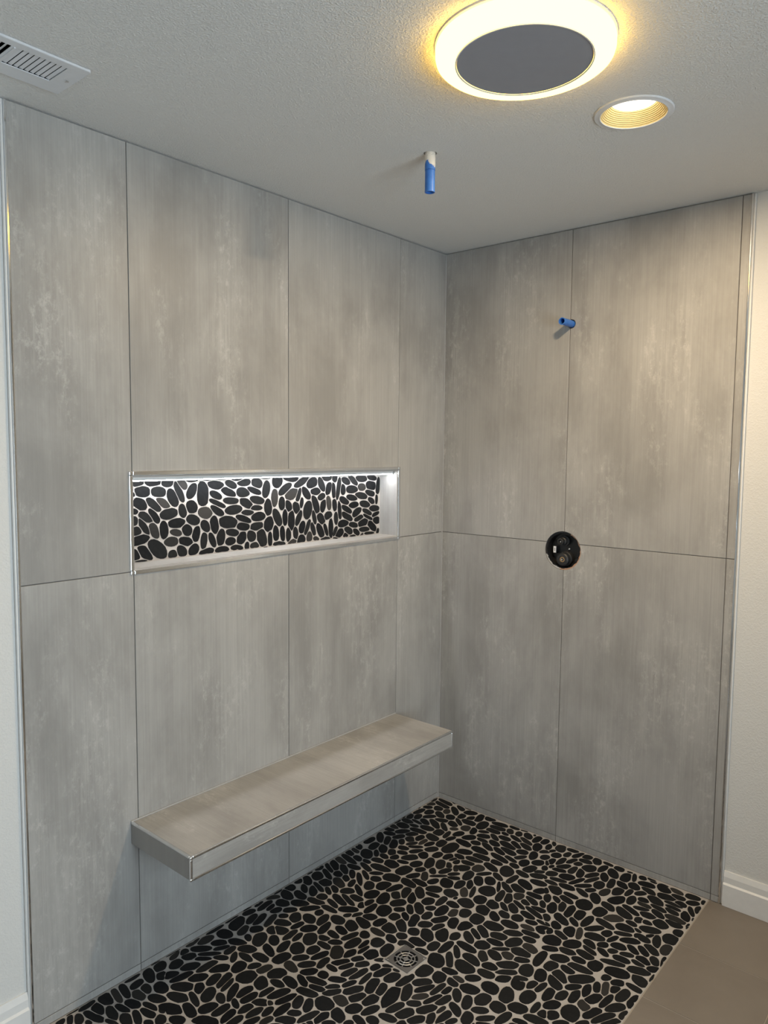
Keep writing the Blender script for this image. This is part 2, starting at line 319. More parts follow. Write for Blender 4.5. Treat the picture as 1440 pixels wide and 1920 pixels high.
# flat black pebbles: centre x y (mm), half axes (0.1 mm), angle; floor in x,y and niche in y,z
FLOOR_STONES = """
1 -33 352 130 98, 22 8 195 47 0, 57 -18 447 192 165, 14 -78 258 162 35, 63 -51 421 178 166, 84 1 298 67 172, 
26 -112 234 158 28, 1 -144 192 40 92, 70 -88 253 223 134, 114 -88 238 166 113, 139 -60 413 151 136, 
21 -168 335 169 79, -1 -197 148 43 94, 59 -146 250 198 78, 107 -131 328 175 147, 18 -231 233 156 116, 
47 -211 252 163 105, 1 -258 164 72 85, 84 -177 314 147 50, 157 -121 226 196 128, 144 -168 315 161 23, 
38 -273 287 163 175, 72 -250 293 95 173, 97 -227 311 163 152, 6 -304 211 88 92, 43 -315 327 224 3, 
139 -211 415 167 144, 199 -162 278 185 155, 82 -283 234 118 6, 186 -208 364 129 139, 21 -347 244 140 170, 
138 -263 342 206 2, 21 -380 257 131 13, 76 -356 321 178 50, 124 -307 414 166 7, 228 -194 184 127 30, 
197 -262 275 222 87, 3 -410 94 46 86, 46 -404 260 159 20, 119 -345 283 176 49, 233 -255 303 123 101, 
37 -454 410 169 134, 2 -455 106 43 90, 92 -398 284 154 62, 163 -349 274 168 85, 199 -310 369 229 161, 
16 -499 317 207 86, 76 -454 356 164 124, 140 -383 215 191 142, 263 -268 258 130 71, 111 -458 362 191 123, 
126 -422 223 137 128, 167 -405 243 112 60, 193 -365 266 127 93, 222 -360 266 140 71, 256 -325 285 206 100, 
62 -523 318 182 102, 104 -515 303 182 130, 162 -454 237 155 8, 194 -416 298 102 38, 254 -387 279 171 57, 
304 -329 463 276 92, 147 -510 224 167 128, 105 -557 260 113 131, 180 -485 225 146 20, 215 -441 295 146 54, 
79 -586 374 249 138, 253 -444 263 202 136, 297 -405 258 177 86, 143 -554 224 141 168, 335 -388 270 163 83, 
144 -19 316 152 144, 170 -4 201 56 179, 202 -29 316 201 31, 189 -80 243 159 97, 230 -68 202 149 74, 
259 -43 365 167 101, 246 -105 373 199 178, 209 -130 318 112 141, 297 -19 248 187 2, 302 -91 392 236 92, 
355 -33 377 168 7, 263 -155 228 219 125, 366 -65 366 179 7, 418 -15 238 122 1, 299 -153 295 150 108, 
336 -130 231 126 24, 364 -98 317 169 179, 419 -55 217 156 128, 461 -11 156 42 10, 413 -85 168 114 169, 
458 -47 212 150 112, 496 -37 263 171 136, 514 -14 70 61 123, 266 -215 285 170 72, 356 -161 289 192 32, 
317 -210 320 197 52, 396 -140 307 137 144, 430 -118 300 165 179, 468 -89 321 132 160, 511 -80 350 139 157, 
538 -37 321 156 90, 571 -32 252 151 86, 369 -192 278 130 173, 360 -228 205 171 18, 323 -261 389 196 173, 
420 -180 277 187 155, 411 -219 371 141 152, 468 -158 395 182 168, 493 -132 325 147 150, 530 -117 308 162 158, 
568 -91 325 186 109, 403 -266 404 204 173, 468 -219 354 160 157, 496 -197 385 178 169, 541 -164 236 191 17, 
366 -315 313 201 24, 606 -103 213 127 41, 587 -159 337 169 107, 602 -58 238 129 101, 369 -358 239 156 175, 
438 -304 382 185 3, 494 -262 458 178 167, 531 -240 340 124 164, 555 -202 267 138 57, 628 -138 221 176 80, 
425 -338 371 176 10, 383 -397 169 121 87, 644 -37 268 213 102, 688 -18 249 130 9, 655 -94 232 181 73, 
686 -62 215 125 82, 720 -39 302 124 68, 755 -26 208 167 24, 798 -30 254 173 112, 661 -150 272 138 87, 
690 -121 320 134 86, 721 -93 281 121 68, 839 -19 214 95 174, 763 -59 265 162 8, 748 -95 189 154 52, 
679 -181 142 86 78, 716 -149 283 149 47, 665 -209 182 123 106, 797 -96 308 244 50, 836 -64 325 153 80, 
753 -150 320 149 89, 884 -23 201 171 1, 714 -185 280 130 13, 784 -150 341 159 107, 702 -226 262 191 48, 
824 -133 328 140 60, 879 -67 354 212 125, 865 -114 314 161 116, 758 -207 315 243 17, 928 -65 339 186 91, 
953 -44 274 94 106, 926 -19 107 49 11, 837 -162 368 110 66, 740 -247 328 124 13, 798 -209 376 118 67, 
731 -281 267 127 177, 697 -265 117 83 103, 902 -137 351 135 99, 872 -177 288 193 93, 829 -220 344 127 44, 
938 -120 275 179 143, 787 -265 308 163 5, 974 -100 246 214 124, 764 -312 324 219 149, 741 -340 194 106 112, 
862 -229 226 129 55, 907 -206 309 160 78, 844 -261 310 143 153, 941 -168 321 186 84, 975 -146 279 109 86, 
27 -596 247 134 165, 19 -625 273 150 165, 50 -660 474 153 169, 75 -633 244 166 174, 32 -689 346 162 168, 
2 -719 107 31 85, 39 -729 364 171 144, 35 -755 369 104 157, 9 -783 205 131 91, 85 -724 358 148 145, 
104 -689 303 158 10, 62 -792 375 114 156, 4 -834 179 72 79, 91 -763 209 177 159, 132 -728 302 126 134, 
43 -824 290 225 142, 175 -734 411 107 138, 36 -871 306 171 145, 13 -895 195 160 72, 134 -764 216 139 143, 
133 -803 345 191 153, 96 -835 261 214 10, 172 -773 249 127 111, 19 -943 239 183 175, 64 -913 280 129 143, 
98 -900 342 164 137, 98 -873 354 116 163, 150 -841 244 136 148, 140 -865 252 110 149, 194 -819 292 186 40, 
221 -790 367 118 148, 5 -990 206 82 91, 46 -982 330 202 159, 84 -952 311 172 170, 149 -907 210 196 3, 
20 -1024 248 122 55, 151 -940 347 152 13, 209 -879 418 147 166, 232 -858 420 113 161, 245 -831 271 159 2, 
70 -1024 265 206 19, 116 -986 340 190 28, 206 -910 324 114 165, 34 -1055 156 98 107, 165 -982 372 144 49, 
57 -1069 214 110 105, 119 -1034 254 153 44, 216 -940 326 132 4, 85 -1067 224 149 73, 271 -897 363 180 37, 
289 -850 185 133 116, 179 -532 200 157 79, 226 -493 336 190 52, 143 -592 265 157 12, 114 -627 235 119 175, 
199 -576 325 258 164, 224 -537 248 127 20, 273 -515 280 207 74, 309 -475 377 185 114, 346 -453 340 193 116, 
183 -626 440 199 7, 142 -659 368 129 160, 264 -579 380 239 81, 310 -533 216 157 55, 350 -510 228 139 133, 
386 -477 313 150 73, 409 -434 213 138 115, 198 -664 274 123 35, 175 -699 321 105 149, 314 -583 289 157 65, 
348 -559 299 139 124, 386 -524 329 78 42, 423 -474 233 110 49, 261 -649 348 262 27, 221 -694 229 183 22, 
439 -497 237 111 32, 329 -634 371 183 173, 360 -604 334 154 179, 393 -566 243 150 68, 437 -539 326 252 129, 
231 -742 276 203 128, 271 -707 324 247 77, 311 -694 334 154 70, 424 -603 299 210 32, 361 -687 342 176 112, 
398 -654 353 180 131, 344 -723 227 178 139, 275 -777 302 244 72, 441 -634 285 117 10, 486 -583 285 230 171, 
396 -699 331 156 124, 322 -769 361 228 113, 454 -676 267 208 66, 488 -644 326 149 93, 379 -753 295 189 61, 
298 -824 257 137 84, 530 -634 250 166 1, 433 -755 282 131 133, 455 -730 343 174 137, 406 -780 199 133 38, 
484 -702 211 144 40, 327 -843 348 146 93, 522 -689 377 201 95, 369 -821 324 273 138, 560 -672 250 151 95, 
419 -375 269 149 8, 503 -298 273 166 174, 566 -271 220 161 162, 586 -229 282 199 99, 627 -190 270 213 51, 
655 -168 185 101 112, 424 -420 324 206 46, 472 -381 280 217 80, 504 -341 357 174 161, 565 -324 384 269 120, 
624 -254 325 196 74, 620 -300 293 164 167, 470 -446 349 184 100, 510 -396 304 119 52, 558 -378 291 143 149, 
674 -273 319 172 28, 609 -359 376 137 85, 518 -448 338 181 122, 552 -421 277 215 122, 662 -356 353 216 152, 
695 -313 324 187 11, 479 -516 307 180 93, 508 -491 281 129 119, 596 -433 345 79 117, 579 -482 318 289 81, 
621 -417 337 146 145, 655 -396 314 208 161, 727 -355 314 175 58, 519 -546 299 146 124, 541 -523 355 99 111, 
723 -394 317 162 2, 631 -480 401 147 102, 661 -472 325 154 112, 682 -435 239 192 94, 766 -378 271 140 113, 
561 -594 304 258 163, 589 -546 273 233 94, 732 -429 312 159 154, 515 -595 101 76 94, 637 -540 265 227 138, 
719 -451 202 149 151, 771 -421 233 114 120, 709 -480 311 106 158, 630 -591 295 243 132, 675 -525 268 112 142, 
703 -511 306 166 132, 772 -484 421 134 162, 775 -458 266 146 7, 798 -428 193 70 120, 698 -563 233 181 158, 
677 -594 299 182 140, 742 -550 213 208 31, 592 -646 248 220 86, 764 -513 304 162 164, 817 -479 210 132 125, 
640 -646 321 262 106, 822 -307 308 143 178, 897 -263 339 191 121, 822 -339 309 161 157, 961 -223 354 212 66, 
1000 -190 297 166 93, 883 -326 341 293 105, 951 -279 298 182 154, 807 -418 323 174 107, 830 -390 303 142 108, 
1021 -248 367 156 159, 862 -395 404 151 95, 1012 -281 384 232 142, 944 -329 325 228 83, 898 -391 311 181 95, 
860 -456 359 183 147, 900 -440 252 119 138, 933 -407 402 150 87, 996 -331 349 198 39, 985 -380 360 159 165, 
1052 -318 222 136 161, 1064 -283 182 146 91, 862 -497 241 179 123, 836 -513 140 87 170, 969 -426 370 136 49, 
1045 -357 325 229 7, 912 -498 281 198 99, 855 -541 186 169 84, 941 -484 329 116 107, 899 -533 281 141 157, 
1012 -425 217 159 77, 988 -467 333 200 16, 1054 -390 304 129 26, 1038 -439 254 102 71, 891 -576 296 263 27, 
1085 -410 335 168 32, 947 -553 321 212 49, 992 -514 273 167 150, 1026 -490 210 147 62, 1068 -462 262 177 18, 
1109 -447 261 133 146, 906 -619 251 134 31, 953 -595 268 151 6, 1004 -542 279 120 156, 1062 -497 183 129 48, 
1039 -520 256 134 151, 1084 -341 147 87 158, 1094 -370 131 122 89, 978 -24 152 143 177, 1019 -24 129 70 178, 
1058 -18 152 68 175, 1005 -58 304 198 11, 1064 -41 307 214 140, 1026 -91 316 156 153, 1009 -125 247 139 52, 
1105 -27 270 141 166, 1089 -86 319 212 13, 1123 -60 265 155 179, 1160 -25 250 170 3, 1034 -161 204 174 13, 
1068 -137 344 217 142, 1201 -32 158 84 96, 1173 -61 248 157 36, 1143 -95 222 169 166, 1046 -187 258 132 170, 
1123 -113 307 107 178, 1092 -171 313 148 164, 1131 -137 282 116 178, 1047 -214 262 125 21, 
1185 -115 300 104 117, 1201 -91 254 117 97, 1134 -159 275 156 160, 1103 -207 291 156 147, 1080 -237 279 182 0, 
1180 -157 298 162 107, 1157 -197 358 181 178, 1205 -157 103 51 99, 1129 -255 291 268 146, 
1162 -226 292 178 177, 1204 -204 139 66 91, 1112 -311 343 200 24, 1208 -212 170 75 92, 1194 -266 214 190 110, 
1186 -314 282 268 100, 1112 -371 290 175 164, 1153 -356 340 139 108, 1155 -407 301 167 145, 
1194 -377 312 204 88, 1138 -430 268 143 140, 1104 -483 219 119 24, 1183 -456 237 158 125, 1100 -517 276 159 2, 
1205 -440 274 72 96, 1155 -476 251 148 168, 1147 -500 219 114 170, 1089 -548 372 132 19, 1193 -497 218 143 48, 
1162 -532 337 193 26, 1116 -584 383 240 20, 1209 -536 244 78 87, 1184 -573 306 207 157, 1098 -627 181 132 70, 
1134 -628 206 154 56, 8 -1083 205 117 102, 1 -1133 263 35 87, 34 -1076 338 134 96, 22 -1137 251 139 76, 
59 -1154 306 157 109, 5 -1201 296 109 93, 38 -1203 372 247 124, 81 -1139 329 143 105, 113 -1119 349 127 110, 
6 -1273 383 142 89, 84 -1212 269 154 115, 113 -1180 237 185 43, 158 -1148 223 178 165, 53 -1265 302 219 12, 
128 -1226 189 117 157, 160 -1207 355 245 128, 31 -1326 309 181 88, 200 -1179 271 172 144, 8 -1358 275 133 98, 
75 -1305 261 159 45, 115 -1264 313 155 24, 56 -1361 333 155 43, 102 -1315 259 109 60, 223 -1222 339 145 160, 
132 -1305 228 135 97, 169 -1265 320 203 28, 28 -1405 157 129 95, 96 -1358 376 104 45, 193 -1292 300 133 176, 
58 -1407 224 161 46, 138 -1344 249 121 32, 166 -1317 249 112 131, 228 -1262 309 160 6, 98 -1385 263 93 39, 
207 -978 181 154 125, 128 -1072 165 121 47, 166 -1051 271 202 134, 205 -1024 305 201 165, 245 -999 321 170 106, 
286 -965 296 209 179, 314 -899 220 99 63, 153 -1100 304 182 27, 341 -958 304 228 148, 358 -919 351 182 163, 
202 -1075 275 131 85, 332 -996 282 165 165, 243 -1062 295 203 49, 280 -1025 322 155 102, 176 -1132 320 204 19, 
326 -1030 243 133 172, 374 -1000 330 127 73, 220 -1125 320 125 96, 283 -1095 330 245 137, 246 -1116 246 122 99, 
316 -1064 205 126 15, 406 -963 197 177 135, 358 -1054 242 132 34, 405 -1019 341 184 85, 341 -1089 290 127 2, 
247 -1179 312 162 107, 287 -1157 295 233 147, 437 -1001 249 109 94, 397 -1085 311 223 135, 
331 -1127 250 197 88, 452 -1022 247 98 86, 432 -1063 250 141 76, 285 -1220 314 219 81, 367 -1132 320 136 73, 
327 -1180 272 149 48, 467 -1065 223 123 55, 438 -1111 306 129 57, 398 -1150 278 139 96, 365 -1189 305 153 48, 
494 -1074 230 136 50, 331 -1227 340 161 167, 463 -1113 267 117 65, 432 -1148 242 116 179, 355 -880 256 173 29, 
418 -823 212 199 1, 447 -797 245 117 148, 483 -796 352 173 110, 500 -744 235 168 88, 403 -880 262 198 71, 
443 -882 320 232 169, 468 -846 352 179 140, 523 -787 283 179 37, 547 -732 321 161 65, 565 -769 262 140 76, 
591 -718 291 186 121, 519 -842 227 205 8, 428 -923 316 145 0, 562 -829 338 222 137, 600 -794 369 227 127, 
501 -887 200 186 18, 485 -919 247 171 163, 558 -875 301 204 17, 636 -773 231 161 84, 464 -964 244 218 168, 
539 -911 287 171 7, 614 -857 269 198 88, 644 -837 398 154 89, 510 -973 329 226 108, 599 -906 253 156 13, 
486 -1020 259 226 62, 525 -1021 200 93 36, 659 -906 357 292 143, 689 -878 356 127 127, 535 -1057 180 143 75, 
562 -1025 198 83 41, 685 -831 316 109 130, 658 -969 320 250 75, 593 -1026 120 56 10, 565 -1060 320 151 73, 
719 -920 261 132 12, 630 -705 302 192 72, 704 -642 360 233 13, 740 -597 318 206 6, 791 -538 211 139 13, 
822 -516 255 98 177, 693 -689 353 152 141, 681 -716 292 124 147, 797 -573 258 134 5, 841 -547 271 227 55, 
674 -745 320 160 139, 746 -675 282 200 20, 774 -630 327 159 29, 818 -596 297 140 6, 752 -710 295 158 10, 
729 -748 260 224 45, 800 -669 328 206 65, 830 -624 227 171 4, 697 -791 384 167 176, 785 -726 290 90 39, 
854 -662 276 198 159, 843 -696 326 212 9, 742 -831 352 209 165, 760 -795 290 153 128, 785 -763 280 188 161, 
817 -739 214 165 178, 903 -683 416 150 96, 861 -728 247 143 31, 745 -871 379 282 167, 801 -819 277 184 16, 
840 -777 363 176 39, 811 -855 308 176 8, 857 -807 328 119 39, 897 -761 313 232 104, 941 -750 290 187 109, 
790 -897 242 161 37, 862 -838 257 157 47, 902 -807 228 155 51, 1004 -573 308 168 170, 950 -641 291 199 30, 
946 -691 265 184 84, 1049 -599 270 225 90, 1018 -642 370 175 5, 993 -673 244 147 167, 987 -715 316 185 150, 
1041 -685 416 202 43, 990 -750 333 184 141, 1040 -731 267 126 50, 1077 -717 284 126 101, 1095 -685 240 123 110, 
1117 -675 323 120 106, 1185 -615 307 121 171, 1000 -808 307 148 96, 1030 -786 277 158 76, 1060 -766 320 136 91, 
1108 -737 334 161 67, 1167 -667 339 174 85, 1202 -672 319 155 86, 1140 -721 379 123 85, 1026 -839 280 185 62, 
1099 -781 233 169 138, 1170 -728 339 170 55, 1081 -833 351 270 110, 1129 -793 329 145 68, 1044 -875 237 189 55, 
1161 -788 404 141 62, 1204 -740 242 138 80, 1184 -790 314 118 57, 1078 -884 244 114 45, 1124 -846 209 108 55, 
2 -1497 199 46 87, 6 -1580 279 132 89, 27 -1494 250 182 131, 37 -1538 364 176 159, 69 -1513 201 178 17, 
44 -1583 262 150 99, 109 -1543 281 190 173, 40 -1622 377 128 169, 80 -1575 242 150 168, 88 -1604 256 163 0, 
26 -1675 299 198 179, 38 -1647 370 117 171, 140 -1577 291 160 25, 106 -1634 268 161 15, 12 -1725 268 123 95, 
5 -1764 235 50 86, 49 -1711 284 158 173, 152 -1607 284 100 12, 99 -1664 272 110 12, 94 -1693 319 142 171, 
190 -1588 193 134 162, 66 -1733 381 129 13, 170 -1625 297 132 9, 161 -1655 332 131 160, 45 -1765 235 125 159, 
28 -1783 198 87 154, 14 -1804 148 132 161, 145 -1678 285 178 170, 121 -1712 214 74 20, 218 -1615 203 151 156, 
77 -1754 119 81 0, 203 -1645 151 107 19, 4 -1433 281 47 87, 58 -1455 223 198 125, 100 -1434 300 164 54, 
138 -1400 375 157 87, 213 -1335 286 219 107, 247 -1300 213 135 56, 174 -1378 321 188 50, 281 -1289 268 154 78, 
83 -1498 319 176 49, 118 -1478 371 150 76, 157 -1445 295 184 53, 267 -1347 335 259 53, 201 -1420 309 183 107, 
227 -1401 340 149 106, 320 -1335 287 211 150, 156 -1500 353 199 34, 198 -1470 231 164 151, 
250 -1407 302 109 107, 286 -1415 373 140 122, 182 -1533 358 181 18, 311 -1393 306 148 88, 
239 -1468 335 213 129, 223 -1507 339 109 163, 279 -1454 238 145 159, 360 -1350 272 124 84, 
341 -1398 307 156 80, 327 -1439 267 104 158, 383 -1386 302 142 31, 206 -1574 386 200 23, 283 -1501 309 189 67, 
366 -1433 257 134 84, 249 -1541 368 162 168, 318 -1483 321 157 87, 399 -1426 301 147 83, 351 -1481 314 152 101, 
422 -1398 236 140 96, 255 -1586 251 171 16, 318 -1535 374 166 31, 379 -1482 281 145 83, 416 -1450 259 131 78, 
446 -1422 218 115 78, 395 -1206 274 156 53, 325 -1278 293 217 51, 490 -1127 290 131 72, 436 -1188 197 162 174, 
516 -1114 343 124 81, 407 -1247 303 116 159, 440 -1220 357 138 14, 384 -1275 324 171 170, 483 -1174 287 132 32, 
545 -1115 310 105 94, 359 -1304 270 142 5, 522 -1164 245 118 72, 494 -1205 232 106 45, 462 -1240 278 114 18, 
550 -1174 317 158 60, 509 -1222 265 143 56, 394 -1329 367 166 71, 580 -1124 329 179 109, 452 -1272 369 154 14, 
578 -1190 281 153 65, 426 -1332 344 131 73, 461 -1316 274 162 124, 616 -1173 285 177 82, 493 -1305 284 156 121, 
523 -1270 333 252 2, 551 -1229 266 181 179, 401 -1373 137 104 5, 603 -1227 269 195 49, 449 -1367 320 140 91, 
640 -1201 316 157 71, 484 -1352 202 124 34, 584 -1277 294 186 154, 525 -1336 350 135 76, 555 -1313 283 149 87, 
486 -1387 286 158 38, 644 -1252 244 135 167, 671 -1226 195 152 8, 583 -1314 219 100 40, 543 -1349 121 85 36, 
627 -1276 164 100 48, 711 -962 248 218 118, 603 -1058 287 193 77, 641 -1042 377 135 84, 685 -1013 302 154 50, 
755 -954 220 143 168, 707 -1031 333 120 59, 611 -1117 268 151 109, 738 -1006 347 110 85, 676 -1078 360 162 114, 
652 -1121 449 229 101, 761 -993 210 106 82, 795 -988 296 144 128, 717 -1064 269 126 50, 751 -1049 355 109 71, 
777 -1031 294 137 73, 720 -1099 232 125 37, 689 -1146 321 150 73, 761 -1092 320 160 60, 824 -1038 304 143 153, 
794 -1067 179 77 83, 724 -1146 286 183 63, 817 -1082 324 128 85, 699 -1190 285 132 13, 790 -1111 235 124 112, 
763 -1142 279 146 54, 840 -1086 220 104 63, 737 -1181 131 61 42, 908 -825 279 244 113, 940 -805 232 135 72, 
809 -944 306 196 17, 854 -898 285 237 157, 967 -797 268 104 82, 907 -893 333 212 109, 834 -993 302 163 117, 
862 -952 296 218 86, 957 -857 320 216 90, 878 -995 276 143 36, 912 -951 245 226 15, 958 -916 298 214 20, 
996 -882 282 107 90, 1025 -889 188 159 68, 868 -1042 277 188 111, 908 -1011 298 117 47, 946 -975 333 144 81, 
1017 -920 353 169 12, 988 -958 218 102 13
"""
NICHE_STONES = """
-1467 1502 225 169 178, -1412 1502 314 158 2, -1363 1497 223 151 172, -1347 1517 203 29 1, 
-1306 1492 255 141 132, -1269 1510 291 150 179, -1452 1471 275 180 177, -1485 1465 111 77 146, 
-1393 1467 274 174 170, -1342 1447 314 198 116, -1318 1464 348 134 115, -1269 1466 277 174 59, 
-1461 1432 250 191 156, -1412 1428 304 129 141, -1377 1432 279 131 144, -1357 1396 321 180 9, 
-1305 1402 243 160 105, -1271 1414 234 204 154, -1478 1411 136 103 171, -1441 1391 275 135 149, 
-1410 1392 288 122 128, -1481 1380 162 144 42, -1448 1362 304 110 125, -1411 1346 271 147 114, 
-1376 1345 305 155 96, -1328 1365 314 160 3, -1266 1371 275 172 162, -1475 1349 179 141 170, 
-1461 1320 320 156 10, -1331 1334 226 113 167, -1289 1339 209 181 123, -1254 1322 263 146 77, 
-1349 1306 272 158 177, -1295 1302 285 145 168, -1401 1286 423 237 138, -1445 1279 327 166 134, 
-1479 1275 190 149 122, -1344 1262 189 173 2, -1310 1268 263 189 116, -1265 1269 263 193 62, 
-1456 1252 276 67 178, -1401 1248 197 30 1, -1207 1510 313 113 179, -1144 1510 325 102 179, 
-1081 1507 283 134 179, -1018 1512 282 101 179, -1226 1454 425 224 92, -1173 1483 329 144 171, 
-1109 1483 259 133 157, -1051 1488 287 123 2, -994 1486 257 177 160, -1174 1449 261 130 156, 
-1121 1458 331 132 157, -1057 1454 288 175 174, -1007 1458 335 109 162, -1110 1427 322 121 175, 
-1166 1420 388 95 157, -1043 1416 290 156 154, -992 1424 345 139 170, -1168 1396 321 132 150, 
-1099 1395 376 166 2, -1216 1392 293 201 170, -1037 1382 269 93 176, -997 1397 258 98 177, 
-1180 1350 302 167 102, -1123 1354 375 206 172, -1056 1361 341 115 160, -988 1364 319 164 3, 
-1217 1347 236 159 127, -1056 1334 290 145 172, -996 1330 294 155 4, -1103 1316 294 130 169, 
-1153 1303 282 174 81, -1223 1297 293 127 84, -1189 1297 277 127 113, -1113 1287 223 145 0, 
-1064 1294 245 183 48, -1020 1297 230 195 132, -1212 1259 305 122 8, -1150 1258 313 148 0, 
-1084 1257 287 148 170, -1041 1261 168 102 85, -1006 1258 220 169 179, -951 1507 258 95 179, 
-898 1490 273 240 61, -835 1501 405 159 171, -765 1511 322 39 177, -703 1508 246 57 177, -952 1461 332 172 78, 
-912 1429 331 160 86, -861 1459 368 154 32, -779 1482 398 134 25, -722 1478 310 204 18, -828 1439 327 197 20, 
-792 1435 264 104 68, -753 1439 298 159 132, -703 1445 259 142 177, -876 1406 264 157 96, 
-843 1396 235 152 117, -777 1404 209 89 80, -942 1396 309 189 95, -804 1387 231 164 122, -745 1375 361 229 74, 
-703 1394 374 153 113, -899 1355 363 176 119, -861 1354 309 124 93, -829 1341 363 162 92, -792 1348 301 128 64, 
-711 1344 284 102 105, -940 1335 286 211 65, -774 1311 245 156 75, -747 1309 322 96 65, -716 1298 270 112 109, 
-905 1298 289 144 94, -874 1294 301 123 95, -844 1286 266 127 88, -808 1290 247 127 99, -972 1288 353 222 108, 
-934 1277 296 109 93, -778 1261 227 215 62, -736 1267 256 159 84, -697 1255 207 133 143, -891 1254 302 128 177, 
-825 1257 232 115 17, -954 1249 151 42 178, -671 1470 309 157 122, -641 1497 253 135 178, -598 1495 181 138 97, 
-576 1452 436 115 80, -546 1506 285 67 176, -485 1507 348 50 177, -421 1512 248 28 179, -351 1507 257 56 176, 
-533 1481 268 144 160, -490 1482 308 127 145, -439 1488 342 147 178, -375 1491 307 122 171, 
-632 1453 257 153 70, -604 1444 318 100 94, -549 1447 224 142 96, -497 1446 346 158 177, -437 1453 247 151 177, 
-380 1457 317 200 172, -336 1453 358 130 83, -670 1423 204 138 19, -631 1397 293 129 99, -499 1412 326 123 172, 
-438 1418 376 129 171, -385 1427 298 145 164, -543 1402 304 144 156, -662 1387 253 146 74, 
-598 1387 258 126 95, -569 1364 370 102 97, -378 1395 220 130 151, -344 1399 226 86 88, -486 1382 289 130 4, 
-417 1382 332 144 171, -526 1366 329 126 153, -467 1351 301 156 28, -402 1348 306 113 158, 
-357 1361 328 141 178, -634 1347 227 152 19, -589 1332 269 120 95, -524 1336 356 136 153, -398 1327 319 74 156, 
-349 1336 232 95 17, -455 1325 273 106 16, -673 1337 262 164 127, -548 1310 332 156 2, -619 1297 382 125 92, 
-647 1293 290 99 112, -594 1283 211 93 59, -488 1300 269 114 169, -427 1305 302 153 13, -342 1310 234 158 176, 
-676 1288 342 168 119, -568 1271 241 161 34, -516 1279 270 147 153, -469 1269 210 121 152, 
-420 1277 319 112 177, -371 1287 315 155 143, -650 1253 281 116 0, -586 1250 193 71 171, -534 1255 175 142 56, 
-495 1251 239 88 10, -435 1253 125 74 38, -387 1253 383 122 175, -336 1260 152 87 74
"""

# ------------------------------------------------------------------ pebble packing
def parse(s):
    return [tuple(float(v) for v in e.split()) for e in s.replace('\n', ' ').split(',') if e.strip()]
def pack(data, rect, seed, hole=None, fill=True, gap=0.0021):
    """ellipses (mm: cx cy, half axes in 0.1 mm, angle) -> list of (centre, outline) that never touch"""
    rs = np.random.RandomState(seed)
    x0, x1, y0, y1 = rect
    cs, As, Is = [], [], []
    def put(c, a, b, t):
        A = np.array([[a*math.cos(t), -b*math.sin(t)], [a*math.sin(t), b*math.cos(t)]])
        cs.append(np.array(c)); As.append(A); Is.append(np.linalg.inv(A))
    for cx, cy, a, b, t in data:
        put((cx/1e3, cy/1e3), max(a/1e4, 0.006), max(b/1e4, 0.0045), math.radians(t))
    n_traced = len(cs)
    if fill:                                    # empty spots and the part of the floor below the frame
        st = 0.007
        gx, gy = np.meshgrid(np.arange(x0+0.008, x1-0.006, st), np.arange(y0+0.008, y1-0.006, st))
        pts = np.column_stack([gx.ravel(), gy.ravel()]); dmin = np.full(len(pts), 9.0); near = np.zeros(len(pts), int)
        def upd(i):
            k = np.where(np.abs(pts-cs[i]).max(1) < 0.16)[0]
            d = np.linalg.norm((pts[k]-cs[i]) @ Is[i].T, axis=1)
            m = d < dmin[k]; dmin[k[m]] = d[m]; near[k[m]] = i
        for i in range(n_traced): upd(i)
        for lim, sc in ((2.0, 1.0), (1.66, 0.66)):
            for p in rs.permutation(len(pts)):
                if dmin[p] < lim: continue
                if hole is not None and np.abs(pts[p]-hole[0]).max() < hole[1]+0.004: continue
                A = As[near[p]]; t = math.atan2(A[1, 0], A[0, 0])+rs.normal(0, 0.3)
                a = rs.uniform(0.024, 0.035)*sc; b = a*rs.uniform(0.45, 0.68)
                put(pts[p], a, b, t); upd(len(cs)-1)
    cen = np.array(cs); K = 16; out = []
    rr = np.arange(1.13, 0.28, -0.02)
    for i in range(len(cs)):
        nb = [j for j in np.where(np.abs(cen-cen[i]).max(1) < 0.12)[0] if j != i]
        ph = rs.uniform(0, 6.28, 3); am = rs.uniform(0.0, 0.07, 3); ex = rs.uniform(2.0, 2.7)
        poly = []
        for k in range(K):
            th = 2*math.pi*(k+rs.uniform(-0.12, 0.12))/K
            ct, s_ = math.cos(th), math.sin(th)
            shp = (abs(ct)**ex+abs(s_)**ex)**(-1/ex)
            shp *= 1+am[0]*math.cos(th+ph[0])+am[1]*math.cos(2*th+ph[1])*0.7+am[2]*math.cos(3*th+ph[2])
            dirv = As[i] @ np.array([ct, s_])
            R = np.minimum(rr*shp, 1.3); Q = cs[i]+R[:, None]*dirv
            un = dirv/np.linalg.norm(dirv); Qg = Q+un*gap
            ok = (Qg[:, 0] > x0) & (Qg[:, 0] < x1) & (Qg[:, 1] > y0) & (Qg[:, 1] < y1)
            if hole is not None: ok &= np.abs(Qg-hole[0]).max(1) > hole[1]
            for j in nb:
                ok &= np.linalg.norm((Qg-cs[j]) @ Is[j].T, axis=1) > R*1.0
            w_ = np.where(ok)[0]
            poly.append(Q[w_[0]] if len(w_) else cs[i]+dirv*0.05)
        poly = np.array(poly)
        sm = 0.5*poly+0.25*np.roll(poly, 1, 0)+0.25*np.roll(poly, -1, 0) if rs.rand() < 0.5 else 0.8*poly+0.1*np.roll(poly, 1, 0)+0.1*np.roll(poly, -1, 0)
        x, y = sm[:, 0], sm[:, 1]
        area = 0.5*abs(np.dot(x, np.roll(y, 1))-np.dot(y, np.roll(x, 1)))
        if area < (6e-5 if i < n_traced else 2.2e-4): continue
        out.append((sm.mean(0), sm, area))
    return out
